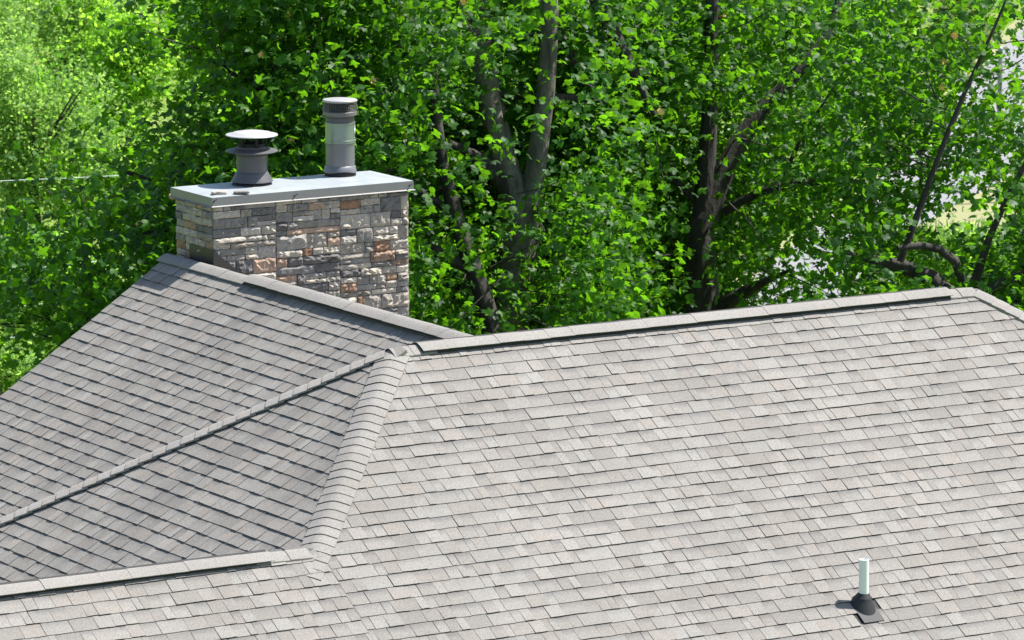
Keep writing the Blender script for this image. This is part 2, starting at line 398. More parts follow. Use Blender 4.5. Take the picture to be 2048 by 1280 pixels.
# ------------------------------------------------------------------ cap shingles, ridge vents
def cap_mesh(delta, wid, length, h, rnd, r=.045, lift0=0., even=False, skirt=.012, tone=0.):
    """one bent cap shingle; local y up the hip, z out; front (butt) edge at y=0"""
    sd, cdl = math.sin(delta), math.cos(delta); ss = [-1, -.8, -.55, -.33, -.16, 0, .16, .33, .55, .8, 1]
    def pt(s, y, z):
        s = s*wid; f = (s+math.sqrt(s*s+r*r))/2; g = (-s+math.sqrt(s*s+r*r))/2
        return ((f-g)*cdl, y, -(f+g)*sd+z)
    co = []; fa = []; tn = []; l, wm = rnd.choice([(.78, .25), (.7, .5), (.8, .45), (.66, .2), (.74, .7), (.84, .2)]); l += rnd.uniform(-.06, .06)+tone
    if even: l, wm = .80+rnd.uniform(-.04, .04), .35+rnd.uniform(-.12, .12)
    n = len(ss); jit = [rnd.uniform(-.0015, .0015) for _ in ss]
    for y, z in ((0, h+lift0), (length*.5, h*.55+lift0), (length, lift0)):
        for k, s in enumerate(ss): co.append(pt(s, y+(jit[k] if y == 0 else 0), z))
    for k, s in enumerate(ss): co.append(pt(s, jit[k], h+lift0))                  # butt face, its own vertices so that the edge stays crisp
    for k, s in enumerate(ss): co.append(pt(s, jit[k], lift0-.004))
    for k in range(n-1):
        fa += [(k, k+1, n+k+1, n+k), (n+k, n+k+1, 2*n+k+1, 2*n+k), (4*n+k, 4*n+k+1, 3*n+k+1, 3*n+k)]
    for e in (0, n-1):                                                             # thin side edges
        b = len(co); q = [co[e], co[n+e], co[2*n+e]]; co += q+[(x, y, z-skirt) for x, y, z in q]
        fa += [(b, b+1, b+4, b+3), (b+1, b+2, b+5, b+4)]
    for f in fa: tn.append([(l, wm, 0, 0) if max(f) < 3*n else (l-.1, wm, 0, 0) if min(f) >= 5*n else (-1.9 if not even else .2, .3, 0, 0) for _ in f])
    me = mesh_from('cap_shingle', co, fa, tn, M_shingle); me.polygons.foreach_set('use_smooth', np.array([max(f) < 3*n for f in fa])); return me
def cap_line(name, label, p0, p1, up_z, delta, wid, expo, h, lift, nvar=8, length=None, r=.045, even=False, skirt=.012, tone=0.):
    """caps from p0 (low / first laid) to p1, each overlapping the one before"""
    p0, p1 = Vector(p0), Vector(p1); Y = (p1-p0).normalized(); Z = Vector(up_z); Z = (Z-Y*Z.dot(Y)).normalized(); X = Y.cross(Z)
    base = empty(name); to_house(base); base['label'] = label
    n = int((p1-p0).length/expo); lib = [cap_mesh(delta, wid, length or expo*1.28, h, random, r, 0., even, skirt, tone) for _ in range(nvar)]
    for i in range(n):
        Mx = Matrix((X, Y, Z)).transposed().to_4x4(); Mx.translation = p0+Y*(expo*i)+Z*(lift+random.uniform(-.0022, .0022)*(1 if even else .5))
        o = link(bpy.data.objects.new('cap_shingle', random.choice(lib))); o.parent = base; o.matrix_local = Mx @ Matrix.Rotation(random.gauss(0, .004 if even else .006), 4, 'Z')
    return base
DH = math.radians(23.1); DR = math.atan(T)
nf, nl, nb, nr = Vector((0, -SP, CP)), Vector((-SP, 0, CP)), Vector((0, SP, CP)), Vector((SP, 0, CP))
cap_line('hip', 'wide front hip of overlapping cap shingles', (-2.08, -2.08, -2.08*T-.018), (.03, .03, .012), nf+nl, DH, .156, .114, .009, .031, r=.062, skirt=.03)
cap_line('hip', 'thin edge-on rear hip of cap shingles', (-5.2, 5.2, -5.2*T), (-.02, .02, -.02*T), nb+nl, DH, .15, .143, .013, .036, r=.05, skirt=.014, tone=.5)
cap_line('hip', 'right hip of cap shingles', (L+5, -5, -5*T), (L+.05, -.05, -.05*T), nf+nr, DH, .15, .143, .008, .028, r=.055, skirt=.03)
cap_line('ridge', 'bent cap closing the peak where the hips meet', (-.125, 0, -.085), (.005, 0, -.004), (-.35, 0, 1), math.radians(25), .13, .125, .006, .034, skirt=.03, length=.19)
cap_line('ridge', 'bare left end of the main ridge', (-.06, 0, -.016), (.32, 0, 0), (0, 0, 1), DR, .15, .095, .007, .034, length=.135, skirt=.014)
cap_line('ridge', 'bare right end of the main ridge', (5.9, 0, 0), (L+.06, 0, 0), (0, 0, 1), DR, .15, .15, .008, .026)
cap_line('ridge', 'bare far end of the rear ridge', (XA, 7.4, ZA), (XA, YR+.02, ZA), (0, 0, 1), DR, .15, .26, .002, .036, r=.06, even=True)
cap_line('ridge', 'bare end of the lower front ridge', (-2.45, -K2, -K2*T), (-1.95, -K2, -K2*T), (0, 0, 1), DR, .14, .16, .006, .026)
def vent(label, p0, p1, expo=.26, rise=.076, wid=.165):
    p0, p1 = Vector(p0), Vector(p1); b = cap_line('ridge_vent', label, p0, p1, (0, 0, 1), DR, wid, expo, .0014, rise, 8, expo+.004, .085, True, .004)
    Y = (p1-p0).normalized(); X = Y.cross(Vector((0, 0, 1))); n = int((p1-p0).length/expo)*expo
    bm = bmesh.new()                                              # black baffle under the caps, tucked back from the edge
    for s in (-1, 1):
        q = [X*(s*.0)+Vector((0, 0, .034)), X*(s*.128*math.cos(DR))+Vector((0, 0, .034-.128*math.sin(DR))), X*(s*.128*math.cos(DR))+Vector((0, 0, -.012-.128*math.sin(DR))), Vector((0, 0, -.012))]
        bm_prism(bm, [p0+Y*.01+v+Vector((0, 0, .002*s)) for v in q], Y*(n-.02))
    o = bm_obj('baffle', bm, M_vent); o.parent = b
    return b
vent('long raised vent along the main ridge', (.215, 0, 0), (6.02, 0, 0))
vent('raised vent along the rear ridge', (XA, .9, ZA), (XA, 7.55, ZA), rise=.084)
vent('raised vent along the lower front ridge', (-7.5, -K2, -K2*T), (-2.15, -K2, -K2*T), rise=.072)

# ------------------------------------------------------------------ chimney
CX0, CX1, CY0, CY1, CZ = 2.7624, 5.1917, 8.4994, 9.416, .0601
ch = empty('chimney', (CX0, CY0, -6.5)); tag(ch, 'stone-clad chimney rising behind the rear ridge under a metal cover', 'chimney')
CI = Matrix.Translation((-CX0, -CY0, 6.5))
def to_ch(o, M=None): o.parent = ch; o.matrix_local = CI @ (M if M is not None else Matrix.Identity(4)); return o
sx0, sx1, sy0, sy1 = CX0+.055, CX1-.055, CY0+.055, CY1-.055
bm = bmesh.new(); bm_box(bm, (sx0, sy0, -6.4), (sx1, sy1, CZ-.05)); to_ch(bm_obj('mortar_core', bm, M_mortar))
PAL = [(.30, .295, .29), (.42, .40, .37), (.52, .49, .44), (.20, .20, .205), (.155, .155, .16), (.36, .34, .31), (.46, .43, .38), (.34, .24, .18), (.40, .30, .24), (.30, .19, .13), (.25, .245, .24), (.44, .42, .40)]
PW = [5, 6, 5.5, 4.5, 2.6, 5, 5.5, 1.0, 2.6, .6, 5, 5]
def stone_mesh(wd, ht, proud, rnd, rough):
    nx = max(3, min(10, int(wd/.032)+1)); nz = max(2, min(5, int(ht/.024)+1)); co = []; fa = []
    tilt = rnd.uniform(-.012, .014); prof = [rnd.uniform(-1, 1) for _ in range(12)]
    for k in range(nz+1):
        for i in range(nx+1):
            u, v = i/nx, k/nz; edge = (i in (0, nx)) or (k in (0, nz))
            x = (u-.5)*wd; z = (v-.5)*ht
            if edge: y = proud*.68+rnd.uniform(-.005, .005)
            else: y = proud+rnd.uniform(-1, 1)*rough+tilt*(v-.5)*2+.006*prof[i]
            if not edge: x += rnd.uniform(-.3, .3)*wd/nx*.7; z += rnd.uniform(-.3, .3)*ht/nz*.7
            else: x += rnd.uniform(-.0025, .0025); z += rnd.uniform(-.003, .003)
            co.append((x, -y, z))
    n = nx+1
    for k in range(nz):
        for i in range(nx):
            a, b, c, d = k*n+i, k*n+i+1, (k+1)*n+i+1, (k+1)*n+i
            fa += [(a, b, c), (a, c, d)] if rnd.random() < .5 else [(a, b, d), (b, c, d)]
    ring = [i for i in range(n)]+[k*n+nx for k in range(1, nz+1)]+[nz*n+i for i in range(nx-1, -1, -1)]+[k*n for k in range(nz-1, 0, -1)]
    b0 = len(co)
    for r in ring: co.append((co[r][0], .03, co[r][2]))
    m_ = len(ring)
    for q in range(m_): fa.append((ring[q], b0+q, b0+(q+1) % m_, ring[(q+1) % m_]))
    me = bpy.data.meshes.new('stone'); me.from_pydata(co, [], fa); me.update(); me.materials.append(M_stone); return me
def lay_stones(w_, h_, place, rnd, sc=1.):
    """ledge-stone panels: blocks of courses that step up and down from panel to panel, long and short stones in each"""
    def one(x0, x1, z0, z1):
        wd, ht = x1-x0-.007, z1-z0-.006
        if wd < .02 or ht < .015: return
        o = link(bpy.data.objects.new('stone', stone_mesh(wd, ht, rnd.uniform(.020, .046), rnd, rnd.choice((.003, .006, .010, .014, .017, .019)))))
        c = rnd.choices(PAL, PW)[0]; q = rnd.uniform(.70, 1.05); o.color = (c[0]*q*1.05, c[1]*q*.98, c[2]*q*.90, 1)
        to_ch(o, place((x0+x1)/2, -(z0+z1)/2) @ Matrix.Rotation(rnd.gauss(0, .008), 4, 'Y'))
    cuts = [0.]
    while cuts[-1] < w_: cuts.append(cuts[-1]+rnd.uniform(.55, .85)*sc)
    cuts[-1] = w_
    if len(cuts) > 2 and cuts[-1]-cuts[-2] < .3: cuts.pop(-2)
    # stepped joints between panels: each panel edge wanders every course or two
    for p in range(len(cuts)-1):
        z = -rnd.uniform(0, .04); X0, X1 = cuts[p], cuts[p+1]
        while z < h_:
            H = rnd.choice((.06, .08, .095, .11, .13, .155))*sc; z1 = min(z+H, h_)
            if h_-z1 < .035: z1 = h_
            x = X0
            while x < X1-.001:
                ww = rnd.choice((.13, .19, .25, .31, .38, .46))*sc*(1 if H < .1*sc else .8)
                if X1-x-ww < .09: ww = X1-x
                zz = max(z, 0)
                if H >= .11*sc and rnd.random() < .36:
                    m = zz+(z1-zz)*rnd.uniform(.38, .62)
                    for q0, q1 in ((zz, m), (m, z1)):
                        if ww > .2*sc and rnd.random() < .5: xm = x+ww*rnd.uniform(.35, .65); one(x, xm, q0, q1); one(xm, x+ww, q0, q1)
                        else: one(x, x+ww, q0, q1)
                else: one(x, x+ww, zz, z1)
                x += ww
            z = z1
rs = random.Random(5)
ztop = CZ-.055
lay_stones(sx1-sx0+.03, 2.62, lambda a, z: Matrix.Translation((sx0-.015+a, sy0-.004, ztop+z)), rs)
lay_stones(sy1-sy0-.01, 1.15, lambda a, z: Matrix.Translation((sx0-.002, sy1-a, ztop+z)) @ Matrix.Rotation(-math.pi/2, 4, 'Z'), rs)
lay_stones(sy1-sy0-.01, 2.4, lambda a, z: Matrix.Translation((sx1+.002, sy0+a, ztop+z)) @ Matrix.Rotation(math.pi/2, 4, 'Z'), rs, 1.5)
# cover: flat pan with drip skirt and flared hem
bm = bmesh.new()
pan = [(CX0, CY0), (CX1, CY0), (CX1, CY1), (CX0, CY1)]
t0 = [bm.verts.new((x, y, CZ)) for x, y in pan]; cx, cy = (CX0+CX1)/2, (CY0+CY1)/2
i1 = [bm.verts.new((x+(.12 if x < cx else -.12), y+(.12 if y < cy else -.12), CZ+.012)) for x, y in pan]
b1 = [bm.verts.new((x, y, CZ-.012)) for x, y in pan]
for a in range(4): bm.faces.new((t0[a], t0[(a+1) % 4], i1[(a+1) % 4], i1[a])); bm.faces.new((b1[a], b1[(a+1) % 4], t0[(a+1) % 4], t0[a]))
bm.faces.new(i1)
to_ch(tag(bm_obj('chimney_cover', bm, M_cover)))
bm = bmesh.new()
for s, z0, z1, z2 in ((.004, CZ-.004, CZ-.090, CZ-.099),):
    def ringv(d, z): return [bm.verts.new((x+(-d if x < cx else d), y+(-d if y < cy else d), z)) for x, y in pan]
    A, B, C, D = ringv(.002, z0), ringv(.004, z1), ringv(.022, z2), ringv(.0, z2+.002)
    for P, Q in ((A, B), (B, C), (C, D)):
        for a in range(4): bm.faces.new((P[a], P[(a+1) % 4], Q[(a+1) % 4], Q[a]))
to_ch(bm_obj('drip_skirt', bm, M_fascia))
def screw(x, y, z, d=(0, -1, 0)):
    bm = bmesh.new(); bm_lathe(bm, [(.011, 0), (.009, .008), (.0, .010)], n=8); bm_lathe(bm, [(.004, .0), (.004, .05)], n=6)
    o = bm_obj('screw', bm, M_dark); to_ch(o, Matrix.Translation((x, y, z)) @ Vector(d).to_track_quat('Z', 'Y').to_matrix().to_4x4())
screw((CX0*.49+CX1*.51)-.26, CY0-.004, CZ-.055, (.5, -1, .6)); screw(CX1-.05, CY0-.004, CZ-.05, (.3, -1, .6)); screw(CX0+.02, CY0-.004, CZ-.04, (.4, -1, .6))
# step flashing at the foot
zR = lambda x: ZA-T*(x-XA)
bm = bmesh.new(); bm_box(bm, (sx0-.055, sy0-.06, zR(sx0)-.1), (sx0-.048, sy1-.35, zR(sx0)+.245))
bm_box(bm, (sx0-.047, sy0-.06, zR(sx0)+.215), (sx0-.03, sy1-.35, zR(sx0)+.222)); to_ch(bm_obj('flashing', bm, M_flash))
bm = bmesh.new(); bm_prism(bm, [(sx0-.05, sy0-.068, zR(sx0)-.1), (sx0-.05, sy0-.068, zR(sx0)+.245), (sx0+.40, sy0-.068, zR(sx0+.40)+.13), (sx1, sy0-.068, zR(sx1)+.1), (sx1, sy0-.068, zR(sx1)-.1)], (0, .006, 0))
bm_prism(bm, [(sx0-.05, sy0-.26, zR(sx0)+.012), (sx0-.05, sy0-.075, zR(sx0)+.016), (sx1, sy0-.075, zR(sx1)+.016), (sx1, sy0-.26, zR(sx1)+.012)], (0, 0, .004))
to_ch(tag(bm_obj('flashing', bm, simple('bronze_flashing_lit', (.05, .046, .042), .4, .3, 6, .2))))  # paler copy of the bronze: light on the front face is put into its colour
# ------------------------------------------------------------------ flues on the cover
PZ = CZ+.012
f1 = empty('flue', (3.568, 9.10, PZ)); tag(f1, 'squat grey flue with wide mushroom rain cap and wind ring', 'chimney flue')
def lathe(name, parent, prof, m, n=48, smooth=True, **k):
    bm = bmesh.new(); bm_lathe(bm, prof, n=n, **k); o = bm_obj(name, bm, m, parent, smooth)
    if smooth:
        for e in o.data.edges: pass
    return o
def sharp(o, ang=35):
    bm = bmesh.new(); bm.from_mesh(o.data)
    for e in bm.edges:
        if len(e.link_faces) == 2 and e.calc_face_angle(0) > math.radians(ang): e.smooth = False
    bm.to_mesh(o.data); bm.free(); return o
sharp(lathe('dark_gap_ring', f1, [(.215, 0), (.205, .022), (.16, .026)], M_dark))  # near-black ring below the collar: the gap's shade is put into its colour
sharp(lathe('storm_collar', f1, [(.215, .030), (.222, .034), (.218, .045), (.178, .115), (.168, .135), (.165, .137)], M_flue))
sharp(lathe('pipe', f1, [(.163, .02), (.163, .30), (.170, .305), (.170, .315), (.163, .32), (.163, .40), (.150, .41), (.150, .10)], M_flue))
sharp(lathe('wind_ring', f1, [(.165, .372), (.272, .350), (.278, .356), (.275, .362), (.20, .380), (.168, .386)], M_flue))
sharp(lathe('inner_tube', f1, [(.145, .38), (.145, .44), (.135, .44), (.135, .20)], M_dark))
for k in range(6):
    a = 2*math.pi*k/6+.35; bm = bmesh.new(); bm_box(bm, (-.016, -.004, .385), (.016, .004, .540))
    o = bm_obj('post', bm, M_dark, f1); o.matrix_local = Matrix.Translation((.158*math.cos(a), .158*math.sin(a), 0)) @ Matrix.Rotation(a+math.pi/2, 4, 'Z')
sharp(lathe('rain_cap', f1, [(.0, .530), (.20, .525), (.272, .520), (.278, .524), (.274, .531), (.215, .542), (.20, .552), (.15, .561), (.08, .566), (.0, .567)], M_captop), 25)
f2 = empty('flue', (4.698, 9.20, PZ)); tag(f2, 'tall galvanised flue with mesh-sided round cap', 'chimney flue')
sharp(lathe('dark_gap_ring', f2, [(.170, 0), (.168, .045), (.15, .05)], M_dark))  # near-black ring filling the gap under the wavy collar
bm = bmesh.new(); n = 40
rings = []
for r, z, wv in ((.178, .045, .010), (.176, .055, .008), (.163, .105, .0), (.158, .11, 0)):
    rings.append([bm.verts.new((r*(1+wv*4*math.sin(5*t_)*.5)*math.cos(t_), r*(1+wv*4*math.sin(5*t_)*.5)*math.sin(t_), z+wv*math.sin(3*t_+1))) for t_ in [2*math.pi*i/n for i in range(n)]])
for A, B in zip(rings, rings[1:]):
    for i in range(n): bm.faces.new((A[i], A[(i+1) % n], B[(i+1) % n], B[i]))
bm_obj('storm_collar', bm, M_flue2, f2, True)
sharp(lathe('pipe', f2, [(.155, .03), (.155, .335), (.160, .34), (.160, .35)], M_flue2))
sharp(lathe('sleeve', f2, [(.157, .352), (.163, .353), (.163, .366), (.160, .367), (.160, .374), (.163, .375), (.163, .386), (.159, .388), (.159, .560), (.163, .562), (.163, .575), (.157, .577)], M_sleeve))
bm = bmesh.new(); a0 = 5.63
q = [(0, -.055), (.17, 0), (0, .055), (-.17, 0)]
v_ = [bm.verts.new((.1615*math.cos(a0+x), .1615*math.sin(a0+x), .50+z)) for x, z in q]; vc = bm.verts.new((.1640*math.cos(a0), .1640*math.sin(a0), .50))
for i in range(4): bm.faces.new((v_[i], v_[(i+1) % 4], vc))
bm_obj('sticker', bm, simple('white_sticker', (.85, .86, .85), .5), f2)
bm = bmesh.new(); bm_lathe(bm, [(.010, 0), (.006, .008), (0, .009)], n=8); o = bm_obj('rivet', bm, M_flue2, f2); a = 5.5
o.matrix_local = Matrix.Translation((.158*math.cos(a), .158*math.sin(a), .405)) @ Vector((math.cos(a), math.sin(a), 0)).to_track_quat('Z', 'Y').to_matrix().to_4x4()
sharp(lathe('pipe', f2, [(.154, .56), (.154, .625), (.150, .63), (.150, .665), (.14, .67)], M_flue))
sharp(lathe('cap_base', f2, [(.150, .640), (.176, .650), (.183, .655), (.183, .690), (.179, .695), (.12, .69)], M_mesh))
bm = bmesh.new()                                                   # wire mesh band, real wires
for k in range(56):
    a = 2*math.pi*k/56; c_, s_ = math.cos(a), math.sin(a); bm_prism(bm, [(.178*c_-.0018*s_, .178*s_+.0018*c_, .69), (.178*c_+.0018*s_, .178*s_-.0018*c_, .69), (.182*c_, .182*s_, .69)], (0, 0, .115))
for z in np.arange(.703, .80, .0155): bm_lathe(bm, [(.178, z-.0018), (.181, z), (.178, z+.0018)], n=48)
bm_obj('mesh_band', bm, M_mesh, f2)
sharp(lathe('inner_tube', f2, [(.118, .66), (.118, .80)], M_dark))
sharp(lathe('lid', f2, [(.0, .800), (.183, .795), (.187, .800), (.187, .812), (.182, .819), (.12, .826), (.0, .830)], metal_mat('dull_lid', (.34, .33, .33), .55, .3, .15)))
# two broken bits of stone lying on the cover
for i, (px, py, sx, sy, sz, lab, m_) in enumerate(((438, 385, .085, .05, .032, 'pale flat stone chip left of the other on the metal cover', (.36, .33, .29)), (483, 384, .085, .035, .022, 'dark crumbled stone chip below the squat flue on the cover', (.17, .16, .15)))):
    p = on_ground(px, py+3, PZ); bm = bmesh.new(); bmesh.ops.create_icosphere(bm, subdivisions=2, radius=1)
    for v in bm.verts: v.co = Vector((max(-.8, min(.8, v.co.x))*sx*1.2+random.uniform(-.006, .006), max(-.7, min(.7, v.co.y))*sy*1.3+random.uniform(-.005, .005), max(-.6, min(.6, v.co.z))*sz+random.uniform(-.004, .004)+sz*.5))
    o = bm_obj('stone_chip', bm, M_stone); o.color = (*m_, 1); o.location = p; o.rotation_euler = (0, 0, -.2-.2*i); tag(o, lab, 'stone chip')

# ------------------------------------------------------------------ plumbing vent
vb = F_front @ Vector((2.836, -3.70, 0)); pv = empty('vent_pipe', vb); tag(pv, 'short white plastic vent pipe in a black rubber boot on the front slope', 'vent pipe')
bm = bmesh.new(); n = 32
bm_lathe(bm, [(.0430, -.1), (.0430, .418), (.0375, .420), (.0375, .30)], n=n); sharp(bm_obj('pipe', bm, M_pvc, pv, True))
bm = bmesh.new(); bm_lathe(bm, [(.0380, .405), (.0, .405)], n=24); bm_obj('water_plug', bm, M_pvc, pv)
# boot: cone whose foot follows the slope
bm = bmesh.new(); prev = None
for r, hgt, f in ((.108, .010, 1), (.103, .020, 1), (.074, .078, .55), (.068, .088, .45), (.068, .096, .4), (.058, .100, .3), (.053, .120, .15), (.0455, .127, .1), (.0445, .120, .1)):
    cur = []
    for i in range(n):
        a = 2*math.pi*i/n; x, y = r*math.cos(a), r*math.sin(a); cur.append(bm.verts.new((x, y-.02*(1-f)*0, hgt+T*y*f)))
    if prev:
        for i in range(n): bm.faces.new((prev[i], prev[(i+1) % n], cur[(i+1) % n], cur[i]))
    prev = cur
sharp(bm_obj('boot', bm, M_boot, pv, True), 50)
bm = bmesh.new(); bm_prism(bm, [(-.105, -.19, .012), (.105, -.19, .012), (.105, .13, .004), (-.105, .13, .004)], (0, 0, .004)); o = bm_obj('flashing_plate', bm, M_plate, pv)
o.matrix_local = Matrix.Rotation(math.atan(T), 4, 'X')

#TREES#
# ------------------------------------------------------------------ ground, road
GZ = -8.0
bm = bmesh.new()
g = [bm.verts.new((x, y, GZ)) for x, y in ((-1500, -1500), (2500, -1500), (2500, 2500), (-1500, 2500))]; bm.faces.new(g)
tag(bm_obj('ground', bm, M_ground), kind='structure')
def strip(name, Lp, Rp, z, m):
    bm = bmesh.new(); a = [bm.verts.new((*on_ground(x, y, z).xy, z)) for x, y in Lp]; b = [bm.verts.new((*on_ground(x, y, z).xy, z)) for x, y in Rp]
    for i in range(len(a)-1): bm.faces.new((a[i], b[i], b[i+1], a[i+1]))
    return tag(bm_obj(name, bm, m), kind='structure')
RL = [(1180, 900), (1360, 660), (1500, 560), (1690, 410), (1840, 290), (1920, 180), (2040, 60), (2400, -200)]
RR = [(1420, 950), (1600, 670), (1730, 560), (1830, 455), (1975, 375), (2075, 320), (2200, 200), (2600, -60)]
strip('road', RL, RR, GZ+.008, M_road)
strip('verge', [(x-26, y-6) for x, y in RL], [(x+2, y+1) for x, y in RL], GZ+.004, M_gravel)
strip('verge', [(x-2, y-1) for x, y in RR], [(x+170, y+45) for x, y in RR], GZ+.004, M_gravel)
# yard under the house and trees stays meadow; blades where the grass shows
def blades(n, region, hmin, hmax, m):
    co = np.zeros((n, 4, 3)); 
    px = rng.uniform(region[0], region[2], n); py = rng.uniform(region[1], region[3], n)
    P = np.array([tuple(on_ground(a, b, GZ)) for a, b in zip(px, py)])
    h = rng.uniform(hmin, hmax, n); a = rng.uniform(0, 2*np.pi, n); wd = rng.uniform(.012, .03, n); ln = rng.normal(0, .3, (n, 2))*h[:, None]
    dx = np.stack([np.cos(a)*wd, np.sin(a)*wd, np.zeros(n)], 1); tip = np.stack([ln[:, 0], ln[:, 1], h], 1)
    co[:, 0] = P-dx; co[:, 1] = P+dx; co[:, 2] = P+tip+dx*.25; co[:, 3] = P+tip-dx*.25
    fa = np.arange(n*4).reshape(n, 4)
    return tag(mesh_np('grass', co.reshape(-1, 3), fa, m), kind='stuff')
blades(16000, (-60, 560, 200, 800), .15, .55, M_grass)
blades(5000, (1730, 470, 2060, 620), .12, .4, M_grass)

# ------------------------------------------------------------------ leaves
def leaf_template(kind):
    if kind == 'tulip':      # four-lobed, notched tip, slightly cupped
        o = [(0, 0, 0), (.30, .0, -.05), (.54, .22, -.10), (.30, .47, -.01), (.50, .84, -.11), (.17, .86, -.03), (0, .70, .03),
             (-.17, .86, -.03), (-.50, .84, -.11), (-.30, .47, -.01), (-.54, .22, -.10), (-.30, .0, -.05)]
        c = (0, .45, .05); co = [c]+o; fa = [(0, i+1, (i+1) % 12+1) for i in range(12)]
    elif kind == 'oval':
        co = [(0, 0, 0), (.30, .35, -.06), (.2, .8, -.08), (0, 1, -.02), (-.2, .8, -.08), (-.30, .35, -.06), (0, .5, .05)]
        fa = [(6, i, (i+1) % 6) for i in range(6)]
    else:
        co = [(0, 0, 0), (.38, .5, -.08), (0, 1, 0), (-.38, .5, -.08)]; fa = [(0, 1, 2), (0, 2, 3)]
    return np.array(co), np.array(fa)
def rot_from(nrm, yaw):
    """frames with z = nrm, and a yaw turn about it -> (n,3,3) columns x,y,z"""
    z = nrm/np.linalg.norm(nrm, axis=1, keepdims=True)
    ref = np.stack([np.cos(yaw), np.sin(yaw), np.zeros(len(yaw))], 1)
    x = ref-z*(ref*z).sum(1, keepdims=True); x /= np.linalg.norm(x, axis=1, keepdims=True)+1e-9
    return np.stack([x, np.cross(z, x), z], 2)
def leaves(P, size, kind, m, name, parent, tilt=.75, up=1.0, bias=(0, 0, 0)):
    n = len(P); tc, tf = leaf_template(kind)
    nr_ = rng.normal(0, tilt, (n, 3))+np.array([0, 0, up])+np.array(bias)
    R = rot_from(nr_, rng.uniform(0, 2*np.pi, n)); s = size*rng.uniform(.65, 1.25, n)
    co = P[:, None, :]+np.einsum('nij,kj->nki', R, tc)*s[:, None, None]
    fa = (tf[None]+(np.arange(n)*len(tc))[:, None, None]).reshape(-1, tf.shape[1])
    o = mesh_np(name, co.reshape(-1, 3), fa, m, parent); o['kind'] = 'stuff'; return o, R, s
def bg_tree(name, label, cat, px, py, depth, rad, n, size, m, group, bm_=M_bark, blobs=7, trunk=True):
    """a tree or bush standing on the meadow: trunk, limbs and a crown of leaf clumps"""
    c = W(px, py, depth); base = Vector((c.x, c.y, GZ))
    t = empty(name, base); tag(t, label, cat, group)
    if trunk:
        top = c-base+Vector((0, 0, rad[2]*.4)); co, fa = tube_np([(0, 0, -.2), (rng.normal(0, .1), rng.normal(0, .1), top.z*.5), tuple(top)], [.10+.02*rad[2], .08+.01*rad[2], .02], 7, .06, int(px) & 1023)
        mesh_np('trunk', co, fa, bm_, t, True)
        for k in range(4):
            a = rng.uniform(0, 6.28); z0 = top.z*rng.uniform(.3, .7)
            co, fa = tube_np([(top.x*z0/max(top.z, .1), top.y*z0/max(top.z, .1), z0), (math.cos(a)*rad[0]*.7, math.sin(a)*rad[1]*.7, z0+rad[2]*.5)], [.05, .012], 5, .05, k)
            mesh_np('limb', co, fa, bm_, t, True)
    # crown: clumps scattered over uneven lobes, each clump a spray of leaves with gaps between
    lob = []
    for k in range(blobs):
        v = rng.normal(0, 1, 3); v /= np.linalg.norm(v); lob.append((v*np.array(rad)*rng.uniform(.25, .7), rng.uniform(.38, .62)))
    nc = n//18; which = rng.integers(0, blobs, nc); d = rng.normal(0, 1, (nc, 3)); d /= np.linalg.norm(d, axis=1, keepdims=True)
    rr = rng.uniform(.55, 1.05, nc)[:, None]
    cc = np.array([lob[k][0] for k in which])+d*rr*np.array([lob[k][1] for k in which])[:, None]*np.array(rad)
    P = np.repeat(cc, 18, 0)+rng.normal(0, 1, (nc*18, 3))*np.array([.22, .22, .11])*max(.7, rad[0]/2)
    P += np.array(c-base); P = P[P[:, 2] > .05]
    leaves(P, size, 'quad', m, 'crown', t, .7, .9); return t

